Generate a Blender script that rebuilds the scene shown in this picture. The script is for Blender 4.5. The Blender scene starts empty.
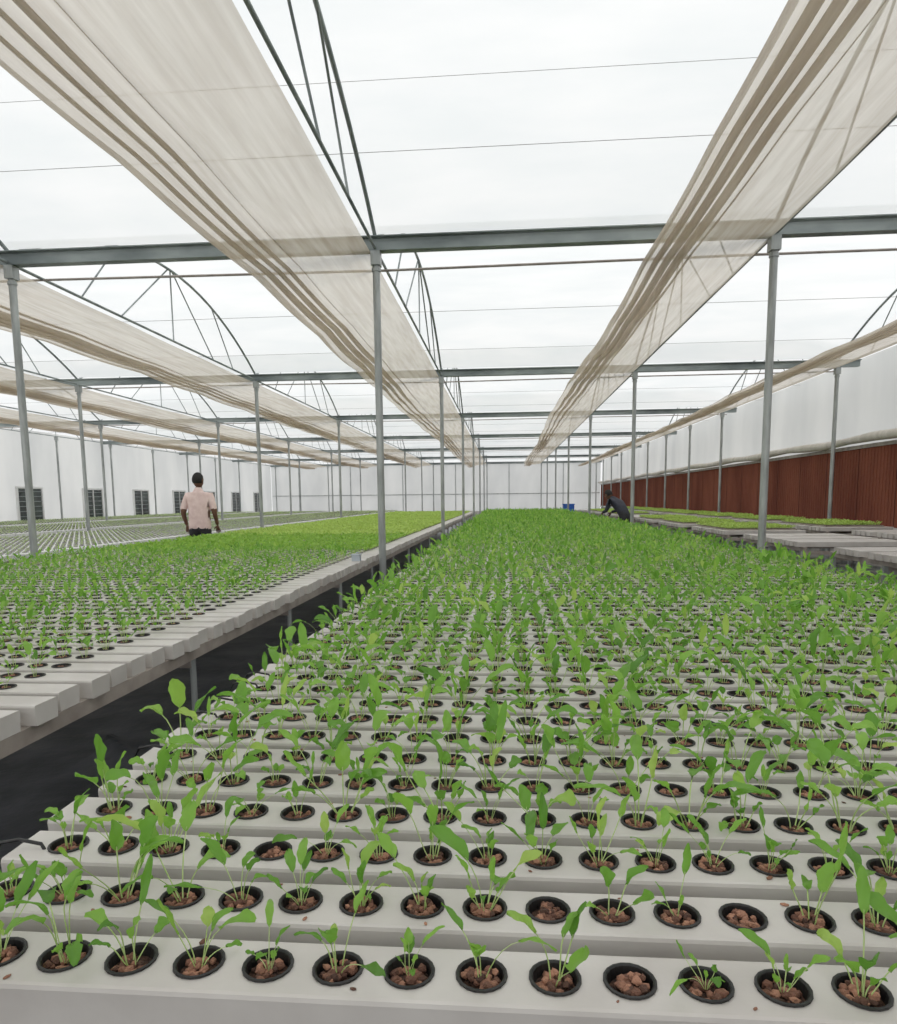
import bpy, math, random
import numpy as np
from mathutils import Vector, Matrix
random.seed(7); rng=np.random.default_rng(7)
scene=bpy.context.scene
col=scene.collection

# ------------------------------------------------------------ helpers
def lin(c):
    return tuple(((x/255)/12.92 if x/255<=0.04045 else ((x/255+0.055)/1.055)**2.4) for x in c)+(1,)

class MB:
    def __init__(s): s.V=[];s.L=[];s.T=[];s.M=[];s.n=0
    def add(s,v,faces,m=0):
        v=np.asarray(v,float).reshape(-1,3)
        s.V.append(v)
        s.L.append(np.array([i for f in faces for i in f],dtype=np.int64)+s.n)
        s.T.append(np.array([len(f) for f in faces],dtype=np.int64))
        s.M.append(np.full(len(faces),m,dtype=np.int64) if np.isscalar(m) else np.asarray(m))
        s.n+=len(v)
    def arrays(s):
        return np.concatenate(s.V),np.concatenate(s.L),np.concatenate(s.T),np.concatenate(s.M)
    def tile(s,base,off,rot=None,sc=None):
        v,l,t,m=base
        off=np.asarray(off,float).reshape(-1,3); k=len(off)
        if k==0: return
        if rot is None: rot=np.zeros(k)
        if sc is None: sc=np.ones(k)
        c=np.cos(rot)[:,None];sn=np.sin(rot)[:,None]
        x=v[None,:,0]*c-v[None,:,1]*sn; y=v[None,:,0]*sn+v[None,:,1]*c; z=np.repeat(v[None,:,2],k,0)
        W=np.stack([x,y,z],-1)*sc[:,None,None]+off[:,None,:]
        s.V.append(W.reshape(-1,3))
        s.L.append((l[None,:]+(np.arange(k)*len(v))[:,None]).reshape(-1)+s.n)
        s.T.append(np.tile(t,k)); s.M.append(np.tile(m,k)); s.n+=k*len(v)
    def box(s,lo,hi,m=0):
        x0,y0,z0=lo;x1,y1,z1=hi
        v=[(x0,y0,z0),(x1,y0,z0),(x1,y1,z0),(x0,y1,z0),(x0,y0,z1),(x1,y0,z1),(x1,y1,z1),(x0,y1,z1)]
        s.add(v,[(0,3,2,1),(4,5,6,7),(0,1,5,4),(1,2,6,5),(2,3,7,6),(3,0,4,7)],m)
    def tube(s,pts,r,n=8,m=0,cap=True):
        pts=[Vector(p) for p in pts]; V=[];F=[]
        rs=r if hasattr(r,'__len__') else [r]*len(pts)
        for i,p in enumerate(pts):
            a=pts[max(i-1,0)];b=pts[min(i+1,len(pts)-1)]
            d=(b-a).normalized()
            ref=Vector((0,0,1)) if abs(d.z)<.9 else Vector((1,0,0))
            e=d.cross(ref).normalized(); g=e.cross(d)
            for j in range(n):
                t=2*math.pi*j/n
                V.append(p+e*math.cos(t)*rs[i]+g*math.sin(t)*rs[i])
        for i in range(len(pts)-1):
            for j in range(n):
                k=(j+1)%n
                F.append((i*n+j,i*n+k,(i+1)*n+k,(i+1)*n+j))
        if cap:
            F.append(tuple(range(n))); F.append(tuple(reversed([(len(pts)-1)*n+j for j in range(n)])))
        s.add([tuple(v) for v in V],F,m)
    def mesh(s,name,mats,smooth=False):
        v,l,t,m=s.arrays()
        me=bpy.data.meshes.new(name)
        me.vertices.add(len(v)); me.vertices.foreach_set('co',v.astype(np.float32).ravel())
        me.loops.add(len(l)); me.loops.foreach_set('vertex_index',l.astype(np.int32))
        me.polygons.add(len(t))
        st=np.concatenate([[0],np.cumsum(t)[:-1]])
        me.polygons.foreach_set('loop_start',st.astype(np.int32))
        me.polygons.foreach_set('loop_total',t.astype(np.int32))
        for x in mats: me.materials.append(x)
        me.polygons.foreach_set('material_index',m.astype(np.int32))
        me.polygons.foreach_set('use_smooth',np.full(len(t),smooth,dtype=bool))
        me.update(calc_edges=True); me.validate()
        return me
    def obj(s,name,mats,smooth=False,parent=None):
        o=bpy.data.objects.new(name,s.mesh(name,mats,smooth)); col.objects.link(o)
        if parent: o.parent=parent
        return o
def empty(name,loc=(0,0,0)):
    e=bpy.data.objects.new(name,None); e.location=loc; col.objects.link(e); e.empty_display_size=.1; return e

# ------------------------------------------------------------ materials
def newmat(name):
    m=bpy.data.materials.new(name); m.use_nodes=True
    nt=m.node_tree; nt.nodes.clear(); o=nt.nodes.new('ShaderNodeOutputMaterial')
    return m,nt,o
def pmat(name,c1,c2=None,rough=.5,metal=0,nscale=5,bump=0,bscale=60,island=False,stretch=None,spec=.5,c3=None):
    m,nt,o=newmat(name); N=nt.nodes.new; K=nt.links.new
    p=N('ShaderNodeBsdfPrincipled'); p.inputs['Roughness'].default_value=rough; p.inputs['Metallic'].default_value=metal
    p.inputs['Specular IOR Level'].default_value=spec
    p.inputs['Base Color'].default_value=lin(c1)
    tc=N('ShaderNodeTexCoord'); mp=N('ShaderNodeMapping'); K(tc.outputs['Object'],mp.inputs[0])
    if stretch: mp.inputs['Scale'].default_value=stretch
    if c2:
        r=N('ShaderNodeValToRGB'); r.color_ramp.elements[0].color=lin(c1); r.color_ramp.elements[1].color=lin(c2)
        if c3:
            e=r.color_ramp.elements.new(.5); e.color=lin(c3)
        if island:
            g=N('ShaderNodeNewGeometry'); K(g.outputs['Random Per Island'],r.inputs[0])
        else:
            n=N('ShaderNodeTexNoise'); n.inputs['Scale'].default_value=nscale; n.inputs['Detail'].default_value=5
            K(mp.outputs[0],n.inputs['Vector']); K(n.outputs['Fac'],r.inputs[0])
            r.color_ramp.elements[0].position=.35; r.color_ramp.elements[-1].position=.65
        K(r.outputs[0],p.inputs['Base Color'])
    if bump:
        n=N('ShaderNodeTexNoise'); n.inputs['Scale'].default_value=bscale; n.inputs['Detail'].default_value=6
        K(mp.outputs[0],n.inputs['Vector']); b=N('ShaderNodeBump'); b.inputs['Strength'].default_value=bump; b.inputs['Distance'].default_value=.02
        K(n.outputs['Fac'],b.inputs['Height']); K(b.outputs[0],p.inputs['Normal'])
    K(p.outputs[0],o.inputs[0]); return m
def film(name,c1,c2,transp,nscale,stretch=(1,1,1),transl=.7,tcol=(1,1,1)):
    m,nt,o=newmat(name); N=nt.nodes.new; K=nt.links.new
    tc=N('ShaderNodeTexCoord'); mp=N('ShaderNodeMapping'); mp.inputs['Scale'].default_value=stretch; K(tc.outputs['Object'],mp.inputs[0])
    n=N('ShaderNodeTexNoise'); n.inputs['Scale'].default_value=nscale; n.inputs['Detail'].default_value=6; K(mp.outputs[0],n.inputs['Vector'])
    r=N('ShaderNodeValToRGB'); r.color_ramp.elements[0].position=.35; r.color_ramp.elements[1].position=.65
    r.color_ramp.elements[0].color=lin(c1); r.color_ramp.elements[1].color=lin(c2); K(n.outputs['Fac'],r.inputs[0])
    d=N('ShaderNodeBsdfDiffuse'); t=N('ShaderNodeBsdfTranslucent'); K(r.outputs[0],d.inputs[0]); K(r.outputs[0],t.inputs[0])
    a=N('ShaderNodeMixShader'); a.inputs[0].default_value=transl; K(d.outputs[0],a.inputs[1]); K(t.outputs[0],a.inputs[2])
    tr=N('ShaderNodeBsdfTransparent'); tr.inputs[0].default_value=tuple(tcol)+(1,)
    b=N('ShaderNodeMixShader'); b.inputs[0].default_value=transp; K(a.outputs[0],b.inputs[1]); K(tr.outputs[0],b.inputs[2])
    K(b.outputs[0],o.inputs[0]); return m
def leafmat(name,cols,trans=.35):
    m,nt,o=newmat(name); N=nt.nodes.new; K=nt.links.new
    g=N('ShaderNodeNewGeometry'); r=N('ShaderNodeValToRGB')
    r.color_ramp.elements[0].color=lin(cols[0]); r.color_ramp.elements[1].color=lin(cols[-1])
    for i,c in enumerate(cols[1:-1]):
        e=r.color_ramp.elements.new((i+1)/(len(cols)-1)); e.color=lin(c)
    K(g.outputs['Random Per Island'],r.inputs[0])
    tc=N('ShaderNodeTexCoord'); n=N('ShaderNodeTexNoise'); n.inputs['Scale'].default_value=1.2; K(tc.outputs['Object'],n.inputs['Vector'])
    mx=N('ShaderNodeMixRGB'); mx.blend_type='MULTIPLY'; mx.inputs[0].default_value=.35
    rr=N('ShaderNodeValToRGB'); rr.color_ramp.elements[0].position=.3; rr.color_ramp.elements[0].color=(.6,.68,.5,1); rr.color_ramp.elements[1].position=.7; rr.color_ramp.elements[1].color=(1.0,1.0,1,1)
    K(n.outputs['Fac'],rr.inputs[0]); K(r.outputs[0],mx.inputs[1]); K(rr.outputs[0],mx.inputs[2])
    p=N('ShaderNodeBsdfPrincipled'); p.inputs['Roughness'].default_value=.4; p.inputs['Specular IOR Level'].default_value=.45; K(mx.outputs[0],p.inputs['Base Color'])
    t=N('ShaderNodeBsdfTranslucent'); K(mx.outputs[0],t.inputs[0])
    a=N('ShaderNodeMixShader'); a.inputs[0].default_value=trans; K(p.outputs[0],a.inputs[1]); K(t.outputs[0],a.inputs[2])
    K(a.outputs[0],o.inputs[0]); return m

M_film=film('roof_polyfilm',(234,238,239),(246,247,247),.22,.6,(1,3,1),.85,(.92,.925,.925))
M_wallfilm=film('wall_polyfilm',(226,227,226),(242,242,240),.3,.8,(1,1,.4),.6,(.92,.92,.92))
M_curt=film('shade_cloth',(196,182,162),(222,212,196),.3,3,(6,.35,1),.62)
M_floor=pmat('weed_mat',(66,68,74),(98,100,106),rough=.42,nscale=3,bump=1,bscale=4,spec=.6)
M_steel=pmat('galvanised_steel',(138,142,140),(176,180,178),rough=.45,metal=.35,nscale=14,stretch=(1,1,.2))
M_dark=pmat('gutter_steel',(100,109,109),(156,164,162),rough=.5,metal=.3,nscale=3,stretch=(.4,1,1))
M_wire=pmat('wire',(110,108,104),(130,128,124),rough=.5,metal=.3)
M_pvc=pmat('pvc_channel',(188,182,176),(206,201,195),rough=.34,nscale=6,bump=.05,bscale=30,spec=.5)
M_pvcw=pmat('pvc_channel_pale',(224,224,220),(236,236,232),rough=.4,nscale=6)
M_rail=pmat('bench_rail',(138,128,120),(166,156,147),rough=.5,metal=.1,nscale=9)
M_cup=pmat('black_net_cup',(18,17,17),(28,27,26),rough=.5,nscale=20)
M_soil=pmat('coco_substrate',(50,34,27),(104,72,56),rough=.95,nscale=160,bump=.8,bscale=220)
M_peb=pmat('clay_pebble',(70,46,36),(180,130,104),rough=.85,island=True,bump=.4,bscale=300,c3=(124,84,66))
M_leaf=leafmat('arugula_leaf',[(100,154,56),(132,188,70),(114,172,60),(158,210,88),(140,196,72),(194,226,110)],.5)
M_leafy=leafmat('lettuce_leaf',[(176,208,90),(196,226,112),(206,234,124),(184,216,100)],.42)
M_leafp=leafmat('pale_seedling_leaf',[(170,194,130),(192,212,150),(206,220,168)],.3)
M_stem=pmat('seedling_stem',(170,200,112),(202,222,150),rough=.5,nscale=30)
M_red=pmat('cooling_pad_red',(112,60,46),(136,78,60),rough=.9,nscale=1.5,stretch=(1,1,.3),bump=.4,bscale=40,spec=.2)
M_conc=pmat('concrete',(170,166,160),(194,190,184),rough=.9,nscale=3,bump=.2)
M_glass=pmat('dark_window_glass',(34,40,40),(70,80,76),rough=.25,nscale=2)
M_white=pmat('white_frame',(215,215,212),(228,228,226),rough=.5)
M_grey=pmat('grey_plastic',(176,186,196),(190,198,206),rough=.5)
M_blue=pmat('blue_plastic',(28,84,176),(40,100,196),rough=.4)
M_hose=pmat('black_hose',(14,14,14),(24,24,24),rough=.45)

# ------------------------------------------------------------ dimensions
HC=1.30; ZB=0.78
XL=[-15.0,-11.5,-8.05,-4.6,-1.15,2.3,5.75]
BAY=6.5; NB=7
ZG=HC+2.2
YEND=BAY*NB
RISE=.85

# ------------------------------------------------------------ floor / walls / roof
b=MB(); nx,ny=60,120
xs=np.linspace(-15.6,6.6,nx); ys=np.linspace(-7,YEND+.5,ny)
X,Y=np.meshgrid(xs,ys,indexing='ij'); Z=.0*X
V=np.stack([X,Y,Z],-1).reshape(-1,3)
b.add(V,[(i*ny+j,(i+1)*ny+j,(i+1)*ny+j+1,i*ny+j+1) for i in range(nx-1) for j in range(ny-1)])
b.obj('floor',[M_floor])
b=MB(); nx,ny=50,600
xs=np.linspace(-2.1,.3,nx); ys=np.linspace(.3,30,ny)
X,Y=np.meshgrid(xs,ys,indexing='ij')
def ridge(a): return np.exp(-(np.sin(a)/.13)**2)
Z=.012+.010*(1+np.sin(Y*5+2*np.sin(X*4))*np.sin(X*6+Y*.8))+.06*ridge(X*1.7+Y*.9+.6*np.sin(Y*2.1))*np.abs(np.sin(Y*1.3))+.05*ridge(X*2.6-Y*.7+.8*np.sin(Y*1.2+1))*np.abs(np.cos(Y*.9+X))
V=np.stack([X,Y,Z],-1).reshape(-1,3)
b.add(V,[(i*ny+j,(i+1)*ny+j,(i+1)*ny+j+1,i*ny+j+1) for i in range(nx-1) for j in range(ny-1)])
b.obj('aisle_ground_sheet',[M_floor],smooth=True)

b=MB(); na=16
for k in range(-1,NB):
    y0=k*BAY
    P=[(y0+BAY*t/na, ZG+.12+RISE*4*(t/na)*(1-t/na)+.03) for t in range(na+1)]
    V=[];F=[]
    for (y,z) in P: V+= [(-15.35,y,z),(6.1,y,z)]
    for t in range(na): F.append((2*t,2*t+1,2*t+3,2*t+2))
    b.add(V,F)
b.obj('ceiling',[M_film],smooth=True)

b=MB(); b.box((-15.42,-6.5,0),(-15.36,YEND,.45),1); b.box((-15.4,-6.5,.45),(-15.37,YEND,ZG+.15),0)
b.obj('wall_left',[M_wallfilm,M_conc])
b=MB(); b.box((-15.36,YEND+.06,0),(6.05,YEND+.12,.5),1); b.box((-15.36,YEND+.08,.5),(6.05,YEND+.1,ZG+.15),0)
for x in np.arange(-13.5,6,3.44): b.box((x-.025,YEND+.02,0),(x+.025,YEND+.06,ZG),2)
for z in (1.6,): b.box((-15.3,YEND+.02,z-.025),(6.0,YEND+.06,z+.025),2)
b.obj('wall_back',[M_wallfilm,M_conc,M_steel])
b=MB(); b.box((6.19,-6.5,0),(6.3,YEND,.70),1); b.box((6.19,-6.5,.70),(6.22,YEND,ZG+.15),0)
b.obj('wall_right',[M_wallfilm,M_conc])
b=MB(); b.box((6.06,-6.5,.78),(6.16,YEND,2.1),0)
for y in np.arange(-6.5,YEND,1.2): b.box((6.05,y,.78),(6.06,y+.01,2.1),1)
for y in np.arange(-6.5,YEND,.1): b.box((6.054,y,.79),(6.06,y+.05,2.08),0)
b.box((6.0,-6.5,.70),(6.18,YEND,.78),3); b.box((6.03,-6.5,2.08),(6.18,YEND,2.14),2)
for y in np.arange(-6.4,YEND,1.2): b.box((6.06,y,0),(6.14,y+.06,.70),2)
b.obj('cooling_pad_panel',[M_red,pmat('pad_seam',(96,50,40),(106,56,44),rough=.8),M_rail,M_white])
b=MB()
n=60
yy=np.linspace(-6.5,YEND,n)
b.tube([(5.95,y,2.22+.02*math.sin(y*1.7)) for y in yy],[.07+.012*math.sin(y*2.3) for y in yy],10)
b.obj('rolled_side_curtain',[pmat('side_curtain_cloth',(196,190,180),(214,208,200),rough=.8,nscale=2,stretch=(1,4,1))],smooth=True)

for i,y in enumerate(np.arange(3.5,YEND-1,3.5)):
    e=MB()
    y0,y1=y+.1,y+1.25; z0,z1=.62,1.78
    e.box((-15.36,y0,z0),(-15.33,y1,z1),1)
    for (a,c,d,f) in [(y0-.05,z0-.05,y1+.05,z0+.01),(y0-.05,z1-.01,y1+.05,z1+.05),(y0-.05,z0,y0+.01,z1),(y1-.01,z0,y1+.05,z1),((y0+y1)/2-.02,z0,(y0+y1)/2+.02,z1)]:
        e.box((-15.36,a,c),(-15.3,d,f),0)
    for z in np.linspace(z0+.1,z1-.1,7): e.box((-15.335,y0,z-.01),(-15.31,y1,z+.01),2)
    e.obj('window_%d'%(i+1),[M_white,M_glass,M_dark])

# ------------------------------------------------------------ columns
cm=MB(); cm.tube([(0,0,0),(0,0,ZG+.02)],.034,12); cm.box((-.09,-.09,0),(.09,.09,.012)); cm.box((-.042,-.05,ZG-.12),(.042,.05,ZG+.0)); cm.tube([(0,0,ZG-.17),(0,0,ZG-.14)],.042,12)
cm=cm.mesh('steel_column',[M_steel])
for x in XL:
    st=BAY if -12<x<5 else BAY/2
    for y in np.arange(0,YEND+.01,st):
        yv=min(y,YEND-.12)
        o=bpy.data.objects.new('steel_column',cm); o.location=(x,yv,0); col.objects.link(o)

# gutters
gm=MB()
prof=[(-.10,.11),(-.10,.10),(-.055,.09),(-.05,0),(.05,0),(.055,.09),(.10,.10),(.10,.11),(.065,.12),(.045,.03),(-.045,.03),(-.065,.12)]
V=[(-15.35,p[0],p[1]) for p in prof]+[(6.1,p[0],p[1]) for p in prof]; n=len(prof)
gm.add(V,[(i,(i+1)%n,n+(i+1)%n,n+i) for i in range(n)])
gm=gm.mesh('gutter_beam',[M_dark])
for k in range(0,NB+1):
    o=bpy.data.objects.new('gutter_beam',gm); o.location=(0,k*BAY,ZG); col.objects.link(o)

# arch trusses
am=MB()
def az(y): t=y/BAY; return .12+RISE*4*t*(1-t)
am.tube([(0,.02+ (BAY-.04)*i/20,az(BAY*i/20)) for i in range(21)],.018,8)
am.tube([(0,.06,.02),(0,BAY-.06,.02)],.015,6)
for (a,c) in [(BAY/2,BAY/2),(1.1,1.9),(1.9,BAY/2-.05),(BAY-1.1,BAY-1.9),(BAY-1.9,BAY/2+.05)]:
    am.tube([(0,a,.02),(0,c,az(c))],.010,6)
am=am.mesh('roof_arch_truss',[M_dark],smooth=True)
for x in XL:
    for k in range(-1,NB):
        o=bpy.data.objects.new('roof_arch_truss',am); o.location=(x,k*BAY,ZG); col.objects.link(o)

b=MB()
for y,z,r in [(3.98,.02,.0012),(4.75,.02,.0018)]+[(y,.03,.0026) for y in np.arange(8.67,YEND,2.1667)]:
    b.tube([(-15.2,y,ZG+z),(-8,y,ZG+z-.01),(-1,y,ZG+z),(6,y,ZG+z)],r,5)
b.obj('screen_support_wires',[M_wire])
b=MB()
for k in range(1,NB):
    y=k*BAY+.45
    b.tube([(-15.2,y,ZG+.03),(-4.6,y,ZG+.01),(-1.15,y,ZG-.02),(2.3,y,ZG+.0),(6,y,ZG)],.012,6)
b.obj('cross_brace_pipes',[M_rail])

# ------------------------------------------------------------ shade curtains
def curtain(xc,seed):
    r=random.Random(seed); ph=[r.uniform(0,6.28) for _ in range(8)]
    nu=72; ysx=np.arange(-3,YEND-.3,.22); V=[]
    for y in ysx:
        g=.045*math.sin(y*.35+ph[0])+.015*math.sin(y*1.1+ph[1])
        sc=.03*abs(math.sin(math.pi*y/2.1667))
        for i in range(nu):
            s=i/(nu-1)
            if s<.4:
                q=s/.4; x=.04+.60*q; z=-.04-.06*math.sin(math.pi*q*.6)+.008*math.sin(q*14+ph[2]+y*.4)-.015*q
            else:
                q=(s-.4)/.6; w=2*math.pi*(4.5*q+.25*math.sin(y*.3+ph[6])*q)
                x=.64+(.50+g)*q+.05*math.sin(w)*min(1,q*4)*(1+.25*math.sin(y*.5+i*.1+ph[3]))
                z=-.112-.05*q+.04*(math.cos(w+.4*math.sin(y*.4+ph[4]))-1)*(1+.3*math.sin(y*.4+ph[5]+q*3))*min(1,q*4)
            V.append((xc-x,y,ZG+.03+z-sc*(.3+.7*s)))
    m=len(ysx)
    b=MB(); b.add(V,[(j*nu+i,j*nu+i+1,(j+1)*nu+i+1,(j+1)*nu+i) for j in range(m-1) for i in range(nu-1)])
    b.obj('shade_curtain',[M_curt],smooth=True)
for i,x in enumerate(XL[1:]): curtain(x,i)

# ------------------------------------------------------------ channels & cups
HS=.08; PIT=.127
def cell_base():
    b=MB(); hx,hy=HS/2,.042; r=.0262
    per=[]
    for i in range(4): per.append((hx,-hy+2*hy*i/4))
    for i in range(4): per.append((hx-2*hx*i/4,hy))
    for i in range(4): per.append((-hx,hy-2*hy*i/4))
    for i in range(4): per.append((-hx+2*hx*i/4,-hy))
    V=[(p[0],p[1],0) for p in per]
    V+=[(r*math.cos(math.atan2(p[1],p[0])),r*math.sin(math.atan2(p[1],p[0])),0) for p in per]
    b.add(V,[(i,(i+1)%16,16+(i+1)%16,16+i) for i in range(16)])
    for s in (-1,1):
        v=[(-hx,s*hy,0),(hx,s*hy,0),(hx,s*.0455,-.0015),(-hx,s*.0455,-.0015),(hx,s*.047,-.006),(-hx,s*.047,-.006),(hx,s*.043,-.055),(-hx,s*.043,-.055)]
        b.add(v,[(0,1,2,3),(3,2,4,5),(5,4,6,7)])
    return b.arrays()
def cup_base(n=18):
    b=MB(); prof=[(.0262,0,0),(.0288,.0008,0),(.0286,.003,0),(.0262,.0036,0),(.0245,.002,0),(.0225,-.010,0)]
    V=[]
    for r,z,_ in prof:
        for i in range(n): t=2*math.pi*i/n; V.append((r*math.cos(t),r*math.sin(t),z))
    F=[];
    for k in range(len(prof)-1):
        for i in range(n): F.append((k*n+i,k*n+(i+1)%n,(k+1)*n+(i+1)%n,(k+1)*n+i))
    b.add(V,F,0)
    V=[(.0226*math.cos(2*math.pi*i/n),.0226*math.sin(2*math.pi*i/n),-.010) for i in range(n)]+[(0,0,-.007)]
    b.add(V,[(i,(i+1)%n,n) for i in range(n)],1)
    return b.arrays()
def cup_lo(n=10):
    b=MB(); V=[]
    for r,z in [(.0288,.0005),(.028,.003),(.0235,.003)]:
        for i in range(n): t=2*math.pi*i/n; V.append((r*math.cos(t),r*math.sin(t),z))
    F=[(k*n+i,k*n+(i+1)%n,(k+1)*n+(i+1)%n,(k+1)*n+i) for k in range(2) for i in range(n)]
    b.add(V,F,0)
    V=[(.0235*math.cos(2*math.pi*i/n),.0235*math.sin(2*math.pi*i/n),.0028) for i in range(n)]
    b.add(V,[tuple(range(n))],1); return b.arrays()
phi=(1+5**.5)/2
ICO=np.array([(-1,phi,0),(1,phi,0),(-1,-phi,0),(1,-phi,0),(0,-1,phi),(0,1,phi),(0,-1,-phi),(0,1,-phi),(phi,0,-1),(phi,0,1),(-phi,0,-1),(-phi,0,1)])/math.sqrt(1+phi*phi)
ICF=[(0,11,5),(0,5,1),(0,1,7),(0,7,10),(0,10,11),(1,5,9),(5,11,4),(11,10,2),(10,7,6),(7,1,8),(3,9,4),(3,4,2),(3,2,6),(3,6,8),(3,8,9),(4,9,5),(2,4,11),(6,2,10),(8,6,7),(9,8,1)]
def peb_base():
    b=MB()
    lo=rng.uniform(-.002,.003)
    for i in range(26):
        a=rng.uniform(0,6.28); r=.0205*math.sqrt(rng.uniform(0,1))*.9; s=rng.uniform(.0034,.0062)
        v=ICO*rng.uniform(.8,1.18,(12,1))*np.array([s*rng.uniform(.9,1.6),s,s*.85])
        t=rng.uniform(0,3.14); c,sn=math.cos(t),math.sin(t)
        v=np.stack([v[:,0]*c-v[:,1]*sn,v[:,0]*sn+v[:,1]*c,v[:,2]],-1)+np.array([r*math.cos(a),r*math.sin(a),-.004+lo+rng.uniform(-.003,.002)])
        b.add(v,ICF,2)
    return b.arrays()
CELL=cell_base();CUP=cup_base();CUPL=cup_lo();PEB=[peb_base() for _ in range(10)]
def seg(b,x0,x1,y,z,m=0):
    pr=[(.043,-.055),(.047,-.006),(.0455,-.0015),(.042,0),(-.042,0),(-.0455,-.0015),(-.047,-.006),(-.043,-.055)]
    n=8; V=[(x0,y+p[0],z+p[1]) for p in pr]+[(x1,y+p[0],z+p[1]) for p in pr]
    b.add(V,[(i,n+i,n+(i+1)%n,(i+1)%n) for i in range(n)]+[tuple(range(n)),tuple(reversed(range(n,2*n)))],m)

# ------------------------------------------------------------ plants
def leaf(b,base,ang,L,up,wid,pet,nl,nw,m=0,ms=1,curl=.5,sway=.25):
    d=np.array([math.cos(ang),math.sin(ang),0]); sd=np.array([-math.sin(ang),math.cos(ang),0])
    np_=5 if nl>3 else 2
    pts=[];p=np.array(base,float);N=12;ths=[]
    side=rng.uniform(-sway,sway); wob=rng.uniform(-.35,.35)
    for i in range(N+1):
        s=i/N; th=up-curl*s**1.8+wob*math.sin(s*4)
        pts.append(p.copy()); ths.append(th)
        p=p+((d+sd*side*s)*math.cos(th)+np.array([0,0,1])*math.sin(th))*(L/N)
    pts=np.array(pts)
    def at(s):
        f=s*N;i=min(int(f),N-1);return pts[i]*(1-(f-i))+pts[i+1]*(f-i), ths[i]
    sp=[at(pet*i/np_)[0] for i in range(np_+1)]
    rr=.0010 if nl>3 else .0014
    V=[];n=3
    for p in sp:
        for j in range(n):
            t=2*math.pi*j/n+ang; V.append(p+rr*(sd*math.cos(t)+d*math.sin(t)))
    F=[(i*n+j,i*n+(j+1)%n,(i+1)*n+(j+1)%n,(i+1)*n+j) for i in range(np_) for j in range(n)]
    b.add(V,F,ms)
    V=[];ruf=rng.uniform(0,6.28); tw=rng.uniform(-.9,.9)
    for i in range(nl+1):
        s=i/nl; c,th=at(pet*.93+(1-pet*.93)*s)
        w=wid*(math.sin(math.pi*min(1,s**.8*.97+.03)))**.6*(.6+.4*s) if 0<s<1 else wid*(.06 if s==0 else .14)
        if nl>3 and 0<s<1: w*=1+.10*math.sin(s*16+ruf)
        nrm=np.array([0,0,1])*math.cos(th)-d*math.sin(th)
        s2=sd*math.cos(tw*s)+nrm*math.sin(tw*s)
        for j in range(nw+1):
            q=2*j/nw-1
            V.append(c+s2*q*w+nrm*(abs(q)**1.5*w*.4+.0018*math.sin(s*9+ruf+q*3)))
    F=[(i*(nw+1)+j,(i+1)*(nw+1)+j,(i+1)*(nw+1)+j+1,i*(nw+1)+j+1) for i in range(nl) for j in range(nw)]
    b.add(V,F,m)
def plant(kind,hi):
    b=MB(); nl,nw=(9,4) if hi else (3,2)
    a0=rng.uniform(0,6.28)
    if kind=='arugula':
        n=rng.integers(4,9)
        la=rng.uniform(0,6.28); lean=rng.uniform(0,.65)
        for i in range(n):
            a=a0+i*2.4+rng.uniform(-.6,.6)
            dx,dy=math.cos(a)+lean*math.cos(la),math.sin(a)+lean*math.sin(la); a=math.atan2(dy,dx)
            k=rng.choice([rng.uniform(.45,.85),rng.uniform(.8,1.35)])
            L=.107*k; w=.0132*rng.uniform(.5,1.15)*(.6+.4*k)
            leaf(b,(.005*math.cos(a),.005*math.sin(a),-.006),a,L,rng.uniform(1.0,1.6)-.15*lean,w,rng.uniform(.52,.74),nl,nw,curl=rng.uniform(-.2,2.2),sway=.6)
    elif kind=='lettuce':
        n=rng.integers(5,8)
        for i in range(n):
            a=a0+i*2.4+rng.uniform(-.4,.4); L=.06*rng.uniform(.7,1.1)
            leaf(b,(.003*math.cos(a),.003*math.sin(a),-.006),a,L,rng.uniform(.8,1.4),.014*rng.uniform(.8,1.2),.35,nl,nw,curl=rng.uniform(.3,1.2))
    else:
        for i in range(3):
            a=a0+i*2.1; leaf(b,(0,0,-.004),a,.035*rng.uniform(.7,1.2),rng.uniform(.7,1.3),.008,.4,2,2,curl=.8)
    return b.arrays()
VAR={(k,h):[plant(k,h) for _ in range(60 if k=='arugula' else 20)] for k in ('arugula','lettuce','tiny') for h in (True,False)}

def scatter(b,holes,kind,hidist,smin,smax,skip):
    holes=np.array(holes); keep=rng.uniform(0,1,len(holes))>skip; holes=holes[keep]
    for hi in (True,False):
        sel=holes[(holes[:,1]<hidist)==hi]
        if len(sel)==0: continue
        vs=VAR[(kind,hi)]; idx=rng.integers(0,len(vs),len(sel))
        for i,v in enumerate(vs):
            o=sel[idx==i]
            if len(o): b.tile(v,o,rng.uniform(0,6.28,len(o)),rng.uniform(smin,smax,len(o)))

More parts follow.
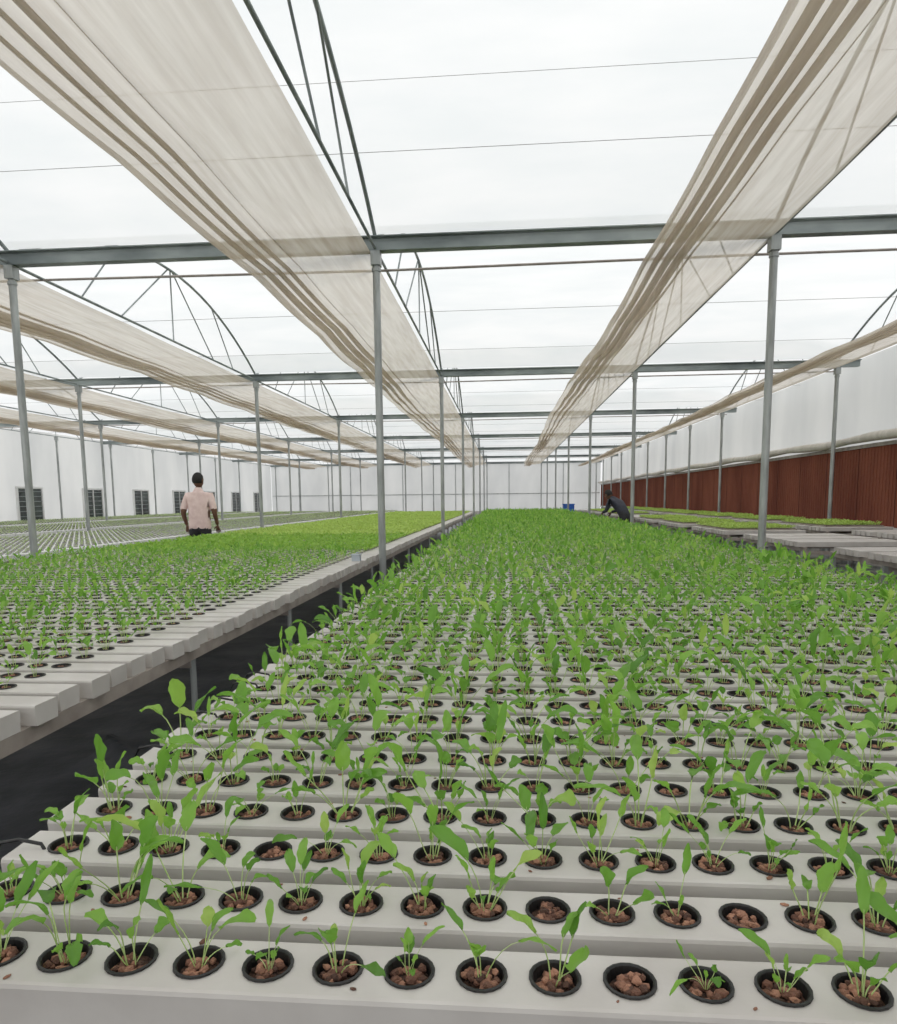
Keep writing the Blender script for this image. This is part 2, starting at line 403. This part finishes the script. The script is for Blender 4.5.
def bench(name,x0,x1,holes_x,ys,lod,pvc,plants,railx,legs=True,zb=ZB,cups=True):
    root=empty(name,((x0+x1)/2,(ys[0]+ys[-1])/2,0)); off=Vector(root.location)
    def fin(b,nm,mats,smooth=False):
        o=b.obj(nm,mats,smooth); o.parent=root; o.matrix_parent_inverse=Matrix.Translation(-off); return o
    ch=MB(); cu=MB(); cel=[];far=[]
    near=[y for y in ys if y<lod]; rest=[y for y in ys if y>=lod]
    jit={y:random.uniform(-.012,.012) for y in ys}
    for y in near:
        hx=[h for h in holes_x]
        seg(ch,x0+jit[y],min(hx)-HS/2,y,zb); seg(ch,max(hx)+HS/2,x1+jit[y],y,zb)
        cel+=[(h,y,zb) for h in hx]
    for y in rest: seg(ch,x0+jit[y],x1+jit[y],y,zb); far+=[(h,y,zb) for h in holes_x]
    if cel:
        ch.tile(CELL,cel); cu.tile(CUP,cel,rng.uniform(0,6,len(cel)))
        nearp=np.array([c for c in cel if c[1]<3.2])
        if len(nearp):
            ix=rng.integers(0,len(PEB),len(nearp))
            for i,p in enumerate(PEB):
                s=nearp[ix==i]
                if len(s): cu.tile(p,s,rng.uniform(0,6,len(s)))
    if far and cups: cu.tile(CUPL,far)
    fin(ch,'channels',[pvc])
    if cu.V: fin(cu,'net_cups',[M_cup,M_soil,M_peb])
    fr=MB(); ya,yb=ys[0]-.06,ys[-1]+.06
    for x in railx: fr.box((x-.022,ya,zb-.10),(x+.022,yb,zb-.056),0)
    for y in np.arange(ya+.5,yb,1.27):
        for x in (railx[0],railx[-1]):
            fr.tube([(x,y,0),(x,y,zb-.1)],.013,8,1)
            fr.tube([(x,y,0),(x,y,.02)],.03,8,1)
        fr.box((railx[0],y-.018,zb-.14),(railx[-1],y+.018,zb-.10),0)
    fin(fr,'bench_frame',[M_rail,M_steel])
    return root,fin,cel+far

# main bench
ys=[.712+PIT*k for k in range(0,212)]
hx=[-.666+HS*k for k in range(36)]
root,fin,H=bench('hydroponic_bench',-.745,2.2,hx,ys,5.2,M_pvc,None,[-.66,.25,1.2,2.12])
h=MB()
for y in ys:
    if random.random()<.75 and y<14:
        x=-.745; z=ZB
        a=random.uniform(-.02,.02)
        h.tube([(x+.05,y+a,z-.002),(x+.045,y+a,z+.008),(x+.01,y+a,z+.014),(x-.02,y+a,z+.008),(x-.035,y+a,z-.02),(x-.03,y+a,z-.07)],.0028,6)
fin(h,'drip_hoses',[M_hose],True)
h=MB()
for i in range(130):
    y=random.choice(ys[:14])+random.choice([-1,1])*random.uniform(.031,.04); x=random.uniform(-.7,1.6); s=random.uniform(.0012,.004)
    t=random.uniform(0,3); v=ICO*np.array([s*1.8,s,s*.5]); c,sn=math.cos(t),math.sin(t)
    h.add(np.stack([v[:,0]*c-v[:,1]*sn,v[:,0]*sn+v[:,1]*c,v[:,2]],-1)+np.array([x,y,ZB+s*.4]),ICF,0)
fin(h,'spilled_coco_chips',[M_peb])
p=MB()
r1=[c for c in H if c[1]<.8]; r2=[c for c in H if .8<=c[1]<1.0]; r3=[c for c in H if 1.0<=c[1]<1.9]; r4=[c for c in H if 1.9<=c[1]]
scatter(p,r1,'arugula',4.2,.45,1.0,.10)
scatter(p,r2,'arugula',4.2,.6,1.15,.05)
scatter(p,r3,'arugula',4.2,.7,1.35,.04)
scatter(p,r4,'arugula',4.2,.7,1.4,.03)
p.obj('arugula_seedlings',[M_leaf,M_stem],smooth=True)

# left bench
ysL=[.95+PIT*k for k in range(0,212)]
hxL=[-4.3+HS*k for k in range(37)]
root,fin,H=bench('hydroponic_bench',-4.36,-1.22,hxL,ysL,5.0,M_pvc,None,[-4.3,-3.3,-2.3,-1.25])
p=MB()
scatter(p,[c for c in H if c[1]>1.3 and c[1]<3 and c[0]<-1.38],'arugula',4.2,.5,1.05,.12)
scatter(p,[c for c in H if c[1]>=3 and c[1]<7],'arugula',5.5,.6,1.1,.06)
p.obj('arugula_seedlings',[M_leaf,M_stem],smooth=True)
p=MB()
scatter(p,[c for c in H if 7<=c[1]<10],'lettuce',4.2,.9,1.5,.05)
M_leafm=leafmat('young_lettuce_leaf',[(136,184,66),(156,204,80),(172,214,94),(146,194,74)],.45)
p.obj('lettuce_seedlings',[M_leafm,M_stem],smooth=True)
p=MB()
scatter(p,[c for c in H if c[1]>=10],'lettuce',4.2,1.0,1.6,.02)
p.obj('lettuce_seedlings',[M_leafy,M_stem],smooth=True)

# far left benches
for (a,c) in [(-7.75,-4.95),(-11.2,-8.4),(-14.6,-11.85)]:
    yss=[4+PIT*k for k in range(0,230)]
    hxx=[a+.1+HS*k for k in range(int((c-a-.15)/HS))]
    root,fin,H=bench('hydroponic_bench',a,c,hxx,yss,0,M_pvcw,None,[a+.06,(a+c)/2,c-.06])
    p=MB(); scatter(p,[q for q in H if q[1]>6],'tiny',0,.7,1.4,.3)
    p.obj('lettuce_seedlings',[M_leafp,M_stem],smooth=True)

# right nursery tables
for ti,y0 in enumerate(np.arange(5.2,29,2.6)):
    for (xa,xb) in [(3.22,4.25),(4.6,5.45)]:
        zt=.80 if xa<4 else .84
        root=empty('nursery_table',((xa+xb)/2,y0+1.0,0)); off=Vector(root.location)
        fr=MB()
        for x in (xa,xb):
            fr.box((x-.02,y0,zt-.10),(x+.02,y0+2.0,zt-.056),0)
            for y in (y0+.05,y0+1.0,y0+1.95): fr.box((x-.018,y-.018,0),(x+.018,y+.018,zt-.1),1)
        for y in (y0+.05,y0+1.0,y0+1.95):
            fr.box((xa,y-.015,zt-.14),(xb,y+.015,zt-.1),0); fr.box((xa,y-.012,.22),(xb,y+.012,.25),1)
        for x in (xa,xb): fr.box((x-.012,y0,.22),(x+.012,y0+2.0,.25),1)
        for k in range(15):
            if k%5==4 : continue
            seg(fr,xa-.06,xb+.06,y0+.1+k*.128,zt,2)
        o=fr.obj('table_frame',[M_rail,M_steel,M_pvc]); o.parent=root; o.matrix_parent_inverse=Matrix.Translation(-off)
        if ti>=2 and (ti%4!=1 or xa>4):
            t=MB(); t.box((xa+.02,y0+.15,zt),(xb-.02,y0+1.85,zt+.02),0); t.box((xa+.04,y0+.17,zt+.02),(xb-.04,y0+1.83,zt+.026),1)
            g=[(gx,gy,zt+.026) for gx in np.arange(xa+.05,xb-.04,.045) for gy in np.arange(y0+.18,y0+1.83,.045)]
            vs=VAR[('tiny',False)]; g=np.array(g); ix=rng.integers(0,len(vs),len(g))
            p=MB()
            for i,v in enumerate(vs):
                s=g[ix==i]
                if len(s): p.tile(v,s,rng.uniform(0,6,len(s)),rng.uniform(1.2,2.2,len(s)))
            o=t.obj('seedling_tray',[M_rail,M_soil]); o.parent=root; o.matrix_parent_inverse=Matrix.Translation(-off)
            o=p.obj('tray_seedlings',[M_leafy,M_stem],smooth=True); o.parent=root; o.matrix_parent_inverse=Matrix.Translation(-off)

def crate(name,x,y,w,d,h,z=0):
    b=MB(); tck=.02
    b.box((-w/2,-d/2,0),(w/2,d/2,.02))
    for s in (-1,1):
        b.box((s*w/2-tck/2,-d/2,0),(s*w/2+tck/2,d/2,h)); b.box((-w/2,s*d/2-tck/2,0),(w/2,s*d/2+tck/2,h))
        b.box((-w/2-.02,s*d/2-.03,h-.04),(w/2+.02,s*d/2+.03,h)); b.box((s*w/2-.03,-d/2,h-.04),(s*w/2+.03,d/2,h))
    for i in range(5): b.box((-w/2+w*(i+.5)/5-.01,-d/2-.02,0),(-w/2+w*(i+.5)/5+.01,-d/2,h))
    o=b.obj(name,[M_blue]); o.location=(x,y,z)
crate('blue_crate',2.55,28.7,.42,.35,1.06)

b=MB(); b.box((-.035,-.03,0),(.035,.03,.05)); b.box((-.04,-.035,.05),(.04,.035,.058)); b.tube([(0,0,.058),(.0,.0,.07),(.02,0,.075)],.005,6)
o=b.obj('meter_box',[M_grey]); o.location=(-1.27,5.9,ZB+.001)

# ------------------------------------------------------------ people
def skinned(name,verts,edges,radii,mats,bonemat,parent,sub=2,rule=None):
    me=bpy.data.meshes.new(name); me.from_pydata(verts,edges,[]); o=bpy.data.objects.new(name,me); col.objects.link(o)
    m=o.modifiers.new('Skin','SKIN'); m.use_smooth_shade=True
    sv=me.skin_vertices[0].data if me.skin_vertices else None
    if sv is None: raise RuntimeError('no skin layer')
    for i,r in enumerate(radii):
        sv[i].radius=r if hasattr(r,'__len__') else (r,r); sv[i].use_root=(i==0)
    s=o.modifiers.new('Sub','SUBSURF'); s.levels=sub; s.render_levels=sub
    dg=bpy.context.evaluated_depsgraph_get(); dg.update()
    nm=bpy.data.meshes.new_from_object(o.evaluated_get(dg))
    o.modifiers.clear(); o.data=nm; nm.materials.clear()
    for x in mats: nm.materials.append(x)
    P=[Vector(v) for v in verts]
    for f in nm.polygons:
        c=f.center; best=1e9; bm=0
        for k,(i,j) in enumerate(edges):
            a=P[i];d=P[j]-a; t=max(0,min(1,(c-a).dot(d)/d.length_squared)); q=(c-(a+d*t)).length
            rr=radii[i][0] if hasattr(radii[i],'__len__') else radii[i]
            q=q-rr*.5
            if q<best: best=q;bm=bonemat[k]
        if rule: bm=rule(c,bm)
        f.material_index=bm; f.use_smooth=True
    o.parent=parent; return o
def head(parent,loc,rz,rx,skin,hair):
    b=MB(); nu,nv=24,16; V=[];F=[]
    for j in range(nv+1):
        ph=math.pi*j/nv
        for i in range(nu):
            t=2*math.pi*i/nu
            x=math.sin(ph)*math.cos(t);y=math.sin(ph)*math.sin(t);z=math.cos(ph)
            sx=.074*(1-.22*max(0,-z)); sy=.095*(1-.12*max(0,-z)) 
            if y<0: sy*=1.02
            yy=y*sy+(.012 if z<-.3 and y>0 else 0); V.append((x*sx,yy,z*.115))
    for j in range(nv):
        for i in range(nu): F.append((j*nu+i,(j+1)*nu+i,(j+1)*nu+(i+1)%nu,j*nu+(i+1)%nu))
    b.add(V,F,0)
    V2=[];keep=[]
    for v in V: V2.append((v[0]*1.10,v[1]*1.09-.003,v[2]*1.08+.003))
    for f in F:
        c=np.mean([V2[i] for i in f],0)
        if c[2]>.055 or (c[1]<.01 and c[2]>-.055) : keep.append(f)
    b.add(V2,keep,1)
    b.add([(-.012,.09,-.02),(.012,.09,-.02),(0,.118,-.022),(0,.088,.025),(0,.09,-.03)],[(0,2,3),(2,1,3),(0,4,2),(4,1,2)],0)
    for s in (-1,1):
        b.add(ICO*np.array([.011,.006,.008])+np.array([s*.03,.084,.004]),ICF,2)
        b.add(ICO*np.array([.006,.004,.006])+np.array([s*.03,.089,.004]),ICF,3)
        b.add(ICO*np.array([.01,.018,.03])+np.array([s*.076,-.002,-.008]),ICF,0)
        b.add(ICO*np.array([.018,.004,.004])+np.array([s*.03,.088,.024]),ICF,1)
    b.add(ICO*np.array([.024,.008,.008])+np.array([0,.088,-.052]),ICF,4)
    o=b.obj('head',[skin,hair,M_white,M_cup,pmat('lips',(120,66,58),rough=.5)],True)
    o.parent=parent; o.location=loc; o.rotation_euler=(rx,0,rz); return o
def hand(parent,nm,loc,rot,side,skin):
    V=[(0,0,-.04),(0,0,.0)];R=[(.034,.014),(.022,.017)];E=[(0,1)]
    for i,(x,l) in enumerate([(-.027,.062),(-.009,.076),(.009,.082),(.027,.074)]):
        x*=side
        k=len(V); V+=[(x,.002,-.078),(x*1.1,.012,-.078-l*.5),(x*1.12,.034,-.078-l*.85)]; R+=[.0095,.0085,.0068]; E+=[(0,k),(k,k+1),(k+1,k+2)]
    k=len(V); V+=[(side*.036,.012,-.035),(side*.056,.026,-.062),(side*.06,.036,-.085)]; R+=[.012,.010,.008]; E+=[(0,k),(k,k+1),(k+1,k+2)]
    o=skinned(nm,V,E,R,[skin],[0]*len(E),parent,1); o.location=loc; o.rotation_euler=rot; return o
def person(name,loc,rz,J,cols,headrot,scale=1,long=False,rule=None):
    root=empty(name,loc); root.rotation_euler=(0,0,rz); root.scale=(scale,)*3
    shirt,skin,pants,shoe,hair=[pmat(name+'_'+n,c,c2,rough=.8,nscale=14,bump=.3,bscale=25) for n,c,c2 in cols]
    names=list(J.keys()); V=[J[n][0] for n in names]; R=[J[n][1] for n in names]; ix={n:i for i,n in enumerate(names)}
    E=[];BM=[]
    def e(a,c,m): E.append((ix[a],ix[c])); BM.append(m)
    e('pelvis','waist',0); e('waist','chest',0); e('chest','nb',0); e('nb','neck',1)
    for s in 'LR':
        e('chest','sh'+s,0); e('sh'+s,'cuff'+s,0); e('cuff'+s,'el'+s,0 if long else 1); e('el'+s,'wr'+s,0 if long else 1)
        e('pelvis','hip'+s,2); e('hip'+s,'kn'+s,2); e('kn'+s,'an'+s,2); e('an'+s,'toe'+s,3)
    skinned('body',V,E,R,[shirt,skin,pants,shoe],BM,root,3,rule)
    head(root,HEADC[name],headrot[0],headrot[1],skin,hair)
    for s,sg in (('L',1),('R',-1)):
        hand(root,'hand_'+s,J['wr'+s][0],HROT[name],sg,skin)
    return root
HEADC={'standing_worker':(0,.02,1.625),'bending_worker':(0,.50,1.36)}
HROT={'standing_worker':(.35,0,0),'bending_worker':(.5,0,0)}
def srule(c,m):
    if abs(c.x)<.185 and abs(c.y)<.14 and c.z>.6 and m!=1:
        return 0 if c.z>.885 else 2
    return m
J={'pelvis':((0,0,.96),(.16,.115)),'waist':((0,0,1.12),(.15,.105)),'chest':((0,-.01,1.30),(.17,.115)),'nb':((0,-.01,1.44),(.085,.065)),'neck':((0,.005,1.54),(.05,.05))}
for s,sg in (('L',-1),('R',1)):
    J.update({'sh'+s:((sg*.17,-.01,1.385),(.064,.064)),'cuff'+s:((sg*.225,-.02,1.20),(.058,.058)),'el'+s:((sg*.24,-.025,1.12),(.040,.040)),'wr'+s:((sg*.235,.13,.93),(.028,.028)),
     'hip'+s:((sg*.09,0,.86),(.092,.092)),'kn'+s:((sg*.10,.03,.50),(.062,.062)),'an'+s:((sg*.105,-.03,.09),(.042,.042)),'toe'+s:((sg*.12,.13,.04),(.04,.035))})
person('standing_worker',(-4.74,10.6,0),.15,J,[('shirt',(226,196,190),(240,214,208)),('skin',(98,66,52),(112,78,62)),('trousers',(28,28,32),(40,40,44)),('shoe',(30,26,24),(44,38,34)),('hair',(20,17,16),(30,26,24))],(-.35,0),1.0,False,srule)
J={'pelvis':((0,-.02,.90),(.16,.12)),'waist':((0,.09,1.03),(.15,.11)),'chest':((0,.25,1.18),(.17,.12)),'nb':((0,.37,1.26),(.085,.075)),'neck':((0,.44,1.30),(.056,.056))}
for s,sg in (('L',-1),('R',1)):
    J.update({'sh'+s:((sg*.17,.32,1.21),(.066,.066)),'cuff'+s:((sg*.2,.36,1.06),(.056,.056)),'el'+s:((sg*.215,.38,.99),(.046,.046)),'wr'+s:((sg*.15,.54,.95),(.03,.03)),
     'hip'+s:((sg*.09,-.02,.83),(.095,.095)),'kn'+s:((sg*.11,.02,.47),(.062,.062)),'an'+s:((sg*.115,-.06,.09),(.042,.042)),'toe'+s:((sg*.12,.09,.04),(.04,.035))})
person('bending_worker',(2.78,16.6,0),math.radians(42),J,[('shirt',(34,36,48),(48,50,62)),('skin',(88,60,48),(100,70,56)),('trousers',(26,26,30),(38,38,42)),('shoe',(30,26,24),(44,38,34)),('hair',(18,16,15),(28,24,22))],(0,-.5),1.0,True)

# ------------------------------------------------------------ world
w=bpy.data.worlds.new('overcast'); scene.world=w; w.use_nodes=True; nt=w.node_tree
bg=nt.nodes['Background']; tc=nt.nodes.new('ShaderNodeTexCoord'); n=nt.nodes.new('ShaderNodeTexNoise'); n.inputs['Scale'].default_value=1.5
nt.links.new(tc.outputs['Generated'],n.inputs['Vector']); r=nt.nodes.new('ShaderNodeValToRGB')
r.color_ramp.elements[0].color=(.93,.945,.955,1); r.color_ramp.elements[1].color=(1,1,1,1); nt.links.new(n.outputs['Fac'],r.inputs[0]); nt.links.new(r.outputs[0],bg.inputs[0])
bg.inputs[1].default_value=.96
sun=bpy.data.lights.new('sun','SUN'); sun.energy=1.45; sun.angle=1.8; sun.color=(1,.985,.96); so=bpy.data.objects.new('sun',sun); so.rotation_euler=(math.radians(20),math.radians(-15),0); col.objects.link(so)

# ------------------------------------------------------------ camera
cam=bpy.data.cameras.new('camera'); co=bpy.data.objects.new('camera',cam); col.objects.link(co)
f=700.; th=math.atan(84/700); ps=math.atan(.0814); ro=.0103
fw=Vector((-math.sin(ps)*math.cos(th),math.cos(ps)*math.cos(th),-math.sin(th)))
r0=Vector((math.cos(ps),math.sin(ps),0)); u0=r0.cross(fw)
rr=r0*math.cos(ro)-u0*math.sin(ro); uu=u0*math.cos(ro)+r0*math.sin(ro)
M=Matrix((rr,uu,-fw)).transposed().to_4x4(); M.translation=Vector((0,0,HC)); co.matrix_world=M
cam.sensor_fit='HORIZONTAL'; cam.sensor_width=36; cam.lens=f/897*36; cam.shift_y=71/897; cam.clip_start=.05; cam.clip_end=200
scene.camera=co
scene.view_settings.view_transform='Standard'; scene.view_settings.look='None'; scene.view_settings.gamma=1.08
